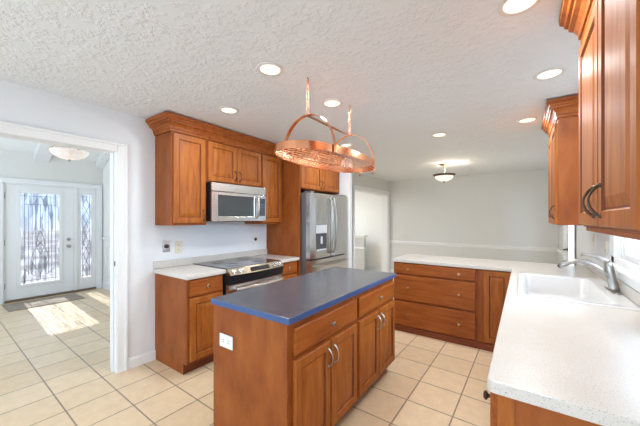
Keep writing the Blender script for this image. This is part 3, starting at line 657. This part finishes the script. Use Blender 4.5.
bm = bmesh.new(); lathe(bm, [(0.045, 0), (0.045, 0.004), (0.03, 0.004), (0.028, 0.001), (0, 0.001)], o=(0.22, 2.785, 0.7605)); sk_(link('drain', bm, chrome, sk, 'auto'))
# ---- faucet
fc = thing('faucet', 'brushed nickel single-lever faucet standing behind the sink', 'faucet', (0.507, 2.80, 0.9265))
bm = bmesh.new(); R_ = rrect(-0.024, 0.024, -0.13, 0.13, 0.024, 0.0004); R2 = rrect(-0.024, 0.024, -0.13, 0.13, 0.024, 0.006); R3 = rrect(-0.021, 0.021, -0.125, 0.125, 0.02, 0.009)
A_ = [[bm.verts.new(p) for p in lp] for lp in (R_, R2, R3)]
for P1, P2 in zip(A_, A_[1:]):
    for j in range(len(P1)): bm.faces.new((P1[j], P1[(j+1) % len(P1)], P2[(j+1) % len(P1)], P2[j]))
bm.faces.new(A_[0][::-1]); bm.faces.new(A_[-1]); link('base_plate', bm, chrome, fc, 'auto')
bm = bmesh.new(); tube(bm, [(0.004, 0, 0.008), (0.003, 0, 0.02), (-0.003, 0, 0.06), (-0.013, 0, 0.12), (-0.022, 0, 0.165), (-0.026, 0, 0.185), (-0.030, 0, 0.196)], [0.030, 0.0275, 0.026, 0.025, 0.024, 0.020, 0.010], 18, up=(0, 1, 0)); link('faucet_body', bm, chrome, fc, True)
bm = bmesh.new(); tube(bm, [(-0.01, 0, 0.085), (-0.035, 0, 0.108), (-0.065, 0, 0.140), (-0.11, 0, 0.170), (-0.155, 0, 0.187), (-0.195, 0, 0.188), (-0.235, 0, 0.176), (-0.265, 0, 0.158), (-0.285, 0, 0.142)],
     [0.020, 0.0195, 0.018, 0.017, 0.0165, 0.017, 0.0195, 0.0205, 0.017], 14, up=(0, 1, 0)); sp_ = link('spout', bm, chrome, fc, True)
bm = bmesh.new(); tube(bm, [(-0.278, 0, 0.150), (-0.292, 0, 0.134)], [0.0135, 0.0125], 12, up=(0, 1, 0)); link('spray_nozzle', bm, slot_m, sp_)
bm = bmesh.new(); tube(bm, [(-0.022, 0, 0.183), (-0.045, 0, 0.206), (-0.08, 0, 0.225), (-0.122, 0, 0.236), (-0.168, 0, 0.238)], [0.016, 0.0125, 0.009, 0.0075, 0.008], 12, flat=(1.2, 0.7), up=(0, 1, 0)); link('lever', bm, chrome, fc, True)

# ---- right wall cabinets
FRU = 0.237; dR = XR-FRU-.001
g = 'wall cabinets on the sink wall'
near = cabinet('near right wall cabinet with two doors and dark bronze pulls', (FRU, 1.86, 1.385), -R90, 0.92, dR, 2.262-1.385, [
    dr_(0.012, 0.447, 0.01, 0.845, [('pull', 0.400, 0.10)]), dr_(0.457, 0.885, 0.01, 0.845, [('pull', 0.503, 0.10)])], g, upper=True, hw=bronze)
box('light_rail', (0.03, 0.92, 0.004, 0.022, -0.018, 0), wood_h, near, 0.003)
far = cabinet('far right wall cabinet beyond the sink window, its plain side facing the camera', (FRU, 3.90, 1.37), -R90, 0.79, dR, 2.262-1.37, [
    dr_(0.012, 0.39, 0.01, 0.86, []), dr_(0.40, 0.765, 0.01, 0.86, [('pull', 0.735, 0.11)])], g, upper=True, hw=bronze)
o = sweep('crown_molding', [(FRU, 1.86), (FRU, 0.94)], CROWN, wood_h, z=2.2625); o.parent = near; o.matrix_parent_inverse = (Matrix.Translation((FRU, 1.86, 1.385)) @ Matrix.Rotation(-R90, 4, 'Z')).inverted()
CR2 = [(a_*0.85, h_) for a_, h_ in CROWN]
o = sweep('crown_molding', [(FRU, 3.90), (FRU, 3.11), (XR-.001, 3.11)], CR2, wood_h, z=2.2625); o.parent = far; o.matrix_parent_inverse = (Matrix.Translation((FRU, 3.90, 1.37)) @ Matrix.Rotation(-R90, 4, 'Z')).inverted()

# ---- knee wall seen through the side opening
knee_m = mat('knee_wall_paint', srgb(190, 190, 188), 0.7)
kw = bpy.data.objects.new('wall_knee', None); C.objects.link(kw); struct(kw); kw.location = (-3.9, 6.95, 0)
box('knee_wall_panel', (-0.6, 0.46, -0.06, 0.06, 0, 0.955), knee_m, kw, 0.003)
box('cap', (-0.62, 0.50, -0.10, 0.10, 0.956, 0.995), white_m, kw, 0.006)
box('cap_moulding', (-0.61, 0.475, -0.075, 0.075, 0.915, 0.9555), white_m, kw, 0.006)
box('rail_moulding', (-0.61, 0.465, -0.072, 0.072, 0.63, 0.67), white_m, kw, 0.006)

# ------------------------------------------------------------------ pot rack
RX, RY, RZ0, RZ1 = -1.237, 1.905, 1.862, 1.912
rk = thing('pot_rack', 'copper oval pot rack hanging on two chains over the island', 'pot rack', (RX, RY, RZ0))
HW, HL = 0.25, 0.552
def oval(t_, a=HW, b=HL, p=2.35):
    c, s = math.cos(t_), math.sin(t_)
    return (a*math.copysign(abs(c)**(2/p), c), b*math.copysign(abs(s)**(2/p), s))
bm = bmesh.new(); n = 72; R_ = []
for i in range(n):
    x_, y_ = oval(2*PI*i/n); x2, y2 = oval(2*PI*i/n, HW-.004, HL-.004)
    R_.append([bm.verts.new(p) for p in ((x_, y_, 0), (x_, y_, 0.05), (x2, y2, 0.05), (x2, y2, 0))])
for i in range(n):
    A, Bq = R_[i], R_[(i+1) % n]
    for j in range(4): bm.faces.new((A[j], A[(j+1) % 4], Bq[(j+1) % 4], Bq[j]))
link('oval_band', bm, copper, rk, 'auto')
def band(bm, pts, w_, t_, wdir):
    P = [Vector(p) for p in pts]; wv = Vector(wdir); R_ = []
    for i, p in enumerate(P):
        d = (P[min(i+1, len(P)-1)]-P[max(i-1, 0)]).normalized(); nn = d.cross(wv).normalized()
        R_.append([bm.verts.new(p+wv*sx*w_/2+nn*sn*t_/2) for sx, sn in ((-1, -1), (1, -1), (1, 1), (-1, 1))])
    for A, Bq in zip(R_, R_[1:]):
        for j in range(4): bm.faces.new((A[j], A[(j+1) % 4], Bq[(j+1) % 4], Bq[j]))
    bm.faces.new(R_[0][::-1]); bm.faces.new(R_[-1])
AY = 0.30; AH = 2.150-RZ0
for s in (-1, 1):
    ax_ = HW*(1-(AY/HL)**2.35)**(1/2.35)+0.004
    bm = bmesh.new(); band(bm, [(-ax_*math.cos(PI*i/28), s*AY, 0.0 if i in (0, 28) else 0.02+(AH-.02)*math.sin(PI*i/28)) for i in range(29)], 0.030, 0.004, (0, 1, 0))
    link('arch', bm, copper, rk, 'auto')
bm = bmesh.new(); band(bm, [(0, -AY-0.015, AH-.004), (0, AY+.015, AH-.004)], 0.026, 0.004, (1, 0, 0)); link('ridge_bar', bm, copper, rk)
bm = bmesh.new()
k = -HL+0.035
while k < HL-0.02:
    xx = HW*(1-min(1, abs(k)/HL)**2.35)**(1/2.35); tube(bm, [(-xx, k, 0.012), (xx, k, 0.012)], 0.0021, 6); k += 0.046
k = -HW+0.03
while k < HW-0.02:
    yy = HL*(1-min(1, abs(k)/HW)**2.35)**(1/2.35); tube(bm, [(k, -yy, 0.007), (k, yy, 0.007)], 0.0021, 6); k += 0.046
link('wire_grid', bm, copper_w, rk, True)
def hook(X, Y):
    bm = bmesh.new()
    pts = [(X, Y-0.006, 0.018), (X, Y, 0.024), (X, Y+0.007, 0.016), (X, Y+0.007, -0.03)] + [(X, Y+0.007-0.02*(1-math.cos(q)), -0.03-0.02*math.sin(q)) for q in [PI*i/6 for i in range(1, 7)]]
    tube(bm, pts, 0.0025, 6, up=(1, 0, 0)); link('hook', bm, copper, rk, True)
for X, Y in ((-0.05, -0.40), (0.08, -0.30), (-0.12, -0.14), (0.12, 0.02), (0.17, 0.42), (0.02, 0.47)): hook(X, Y)
for s in (-1, 1):
    bm = bmesh.new(); z_ = AH+0.006; top = ZC-RZ0-0.012; i = 0
    while z_ < top-0.012:
        pts = []
        for q in range(12):
            a_ = 2*PI*q/12; dx = 0.0105*math.cos(a_); dz = 0.0225*math.sin(a_)
            pts.append((dx, s*AY, z_+0.018+dz) if i % 2 else (0, s*AY+dx, z_+0.018+dz))
        tube(bm, pts, 0.0024, 6, closed=True, up=(0, 1, 0) if i % 2 else (1, 0, 0)); z_ += 0.036; i += 1
    link('chain', bm, copper_w, rk, True)
    bm = bmesh.new(); tube(bm, [(0, s*AY, ZC-RZ0-.0005), (0, s*AY, ZC-RZ0-0.012), (0.008, s*AY, ZC-RZ0-0.022), (0, s*AY, ZC-RZ0-0.03), (-0.006, s*AY, ZC-RZ0-0.025)], 0.003, 6, up=(0, 1, 0)); link('ceiling_hook', bm, brass, rk)

# ------------------------------------------------------------------ ceiling lights
trim_m = mat('can_trim', srgb(214, 210, 204), 0.4)
CANS = [(-1.374, 1.374, 'large round recessed ceiling light just left of the nearer pot rack chain'),
        (-2.198, 1.675, 'round recessed ceiling light closest to the crown moulding above the left cabinets'),
        (-1.343, 2.084, 'round recessed ceiling light between the two chains of the pot rack'),
        (-1.951, 3.376, 'round recessed ceiling light framed by the arches of the pot rack'),
        (0.144, 2.52, 'round recessed ceiling light in front of the near right wall cabinet crown'),
        (0.03, 3.57, 'round recessed ceiling light beside the crown of the far right wall cabinet'),
        (-0.813, 3.587, 'round recessed ceiling light above the peninsula in the middle of the ceiling'),
        (-0.013, 1.61, 'round recessed ceiling light cut off by the top edge of the photo')]
def can_meshes():
    bm = bmesh.new()
    n = 40; prof = [(0.066, -0.0005), (0.089, -0.0005), (0.087, -0.006), (0.072, -0.009), (0.067, -0.006)]
    R_ = [[bm.verts.new((r_*math.cos(2*PI*j/n), r_*math.sin(2*PI*j/n), h_)) for j in range(n)] for r_, h_ in prof]
    for i in range(len(R_)):
        A, Bq = R_[i], R_[(i+1) % len(R_)]
        for j in range(n): bm.faces.new((A[j], A[(j+1) % n], Bq[(j+1) % n], Bq[j]))
    tr = link('trim_ring', bm, trim_m, None, 'auto')
    bm = bmesh.new(); lathe(bm, [(0.0665, -0.0045), (0.06, -0.0055), (0.0, -0.006)], n=40); ln = link('lens', bm, lens_m, None, True)
    return tr, ln
tr, ln = can_meshes()
for i, (X, Y, lb) in enumerate(CANS):
    t = thing('recessed_light', lb, 'ceiling light', (X, Y, ZC), 0, 'recessed ceiling lights')
    a_, b2 = (tr, ln) if i == 0 else (tr.copy(), ln.copy())
    if i: C.objects.link(a_); C.objects.link(b2)
    a_.parent = t; b2.parent = t
    d = bpy.data.lights.new('lamp', 'AREA'); d.shape = 'DISK'; d.size = 0.13; d.energy = CAN_POWER; d.color = (0.94, 0.98, 1)
    o = bpy.data.objects.new('lamp', d); C.objects.link(o); o.parent = t; o.location = (0, 0, -0.012)
# semi-flush light over the dining area
sf = thing('semi_flush_light', 'semi-flush bowl ceiling light with bronze rim near the back wall', 'ceiling light', (-1.175, 5.57, ZC))
bm = bmesh.new(); lathe(bm, [(0.075, -0.0005), (0.075, -0.012), (0.05, -0.026), (0.012, -0.032), (0, -0.032)]); link('canopy', bm, brass, sf, 'auto')
bm = bmesh.new(); lathe(bm, [(0.009, -0.03), (0.009, -0.10), (0.026, -0.115), (0.026, -0.13), (0.010, -0.145), (0.009, -0.19), (0, -0.19)]); link('stem', bm, brass, sf, 'auto')
bm = bmesh.new(); lathe(bm, [(0.01, -0.178), (0.12, -0.186), (0.19, -0.190), (0.192, -0.200), (0.168, -0.222), (0.155, -0.222), (0, -0.2)], n=40); link('bowl_rim', bm, bronze, sf, 'auto')
bm = bmesh.new(); lathe(bm, [(0.156, -0.2225), (0.145, -0.255), (0.11, -0.285), (0.06, -0.307), (0.0, -0.315)], n=40); link('glass_bowl', bm, bowl_m, sf, 'auto')
bm = bmesh.new(); lathe(bm, [(0.014, -0.313), (0.016, -0.325), (0.008, -0.335), (0, -0.345)], n=16); link('finial', bm, bronze, sf, 'auto')
d = bpy.data.lights.new('lamp', 'POINT'); d.energy = 7; d.shadow_soft_size = 0.06; d.color = (1, 0.86, 0.68); o = bpy.data.objects.new('lamp', d); C.objects.link(o); o.parent = sf; o.location = (0.10, 0, -0.11)
# foyer bowl light
fl = thing('foyer_light', 'alabaster bowl light with brass fittings hanging in the foyer', 'ceiling light', (-4.30, 1.06, fz(-4.30)))
H0 = 2.21-fz(-4.30)
bm = bmesh.new(); lathe(bm, [(0.07, -0.03), (0.07, -0.06), (0.01, -0.08), (0, -0.08)]); link('canopy', bm, brass, fl, 'auto')
bm = bmesh.new(); tube(bm, [(0, 0, -0.05), (0, 0, H0-0.11)], 0.008, 8)
for q in range(3):
    a_ = 2*PI*q/3+2.3; tube(bm, [(0, 0, H0+0.09), (0.10*math.cos(a_), 0.10*math.sin(a_), H0+0.06), (0.172*math.cos(a_), 0.172*math.sin(a_), H0+0.012), (0.182*math.cos(a_), 0.182*math.sin(a_), H0-0.008)], 0.006, 6)
link('stem', bm, brass, fl, 'auto')
bm = bmesh.new(); lathe(bm, [(0.165, 0.0), (0.178, 0.0), (0.172, -0.02), (0.14, -0.06), (0.09, -0.088), (0.04, -0.10), (0, -0.102)], o=(0, 0, H0), n=40); link('glass_bowl', bm, bowl2_m, fl, True)
bm = bmesh.new(); lathe(bm, [(0.012, -0.10), (0.013, -0.112), (0.006, -0.12), (0, -0.125)], o=(0, 0, H0), n=16); link('finial', bm, brass, fl, 'auto')
d = bpy.data.lights.new('lamp', 'POINT'); d.energy = 7; d.shadow_soft_size = 0.08; d.color = (1, 0.93, 0.84); o = bpy.data.objects.new('lamp', d); C.objects.link(o); o.parent = fl; o.location = (0, 0, H0+0.13)
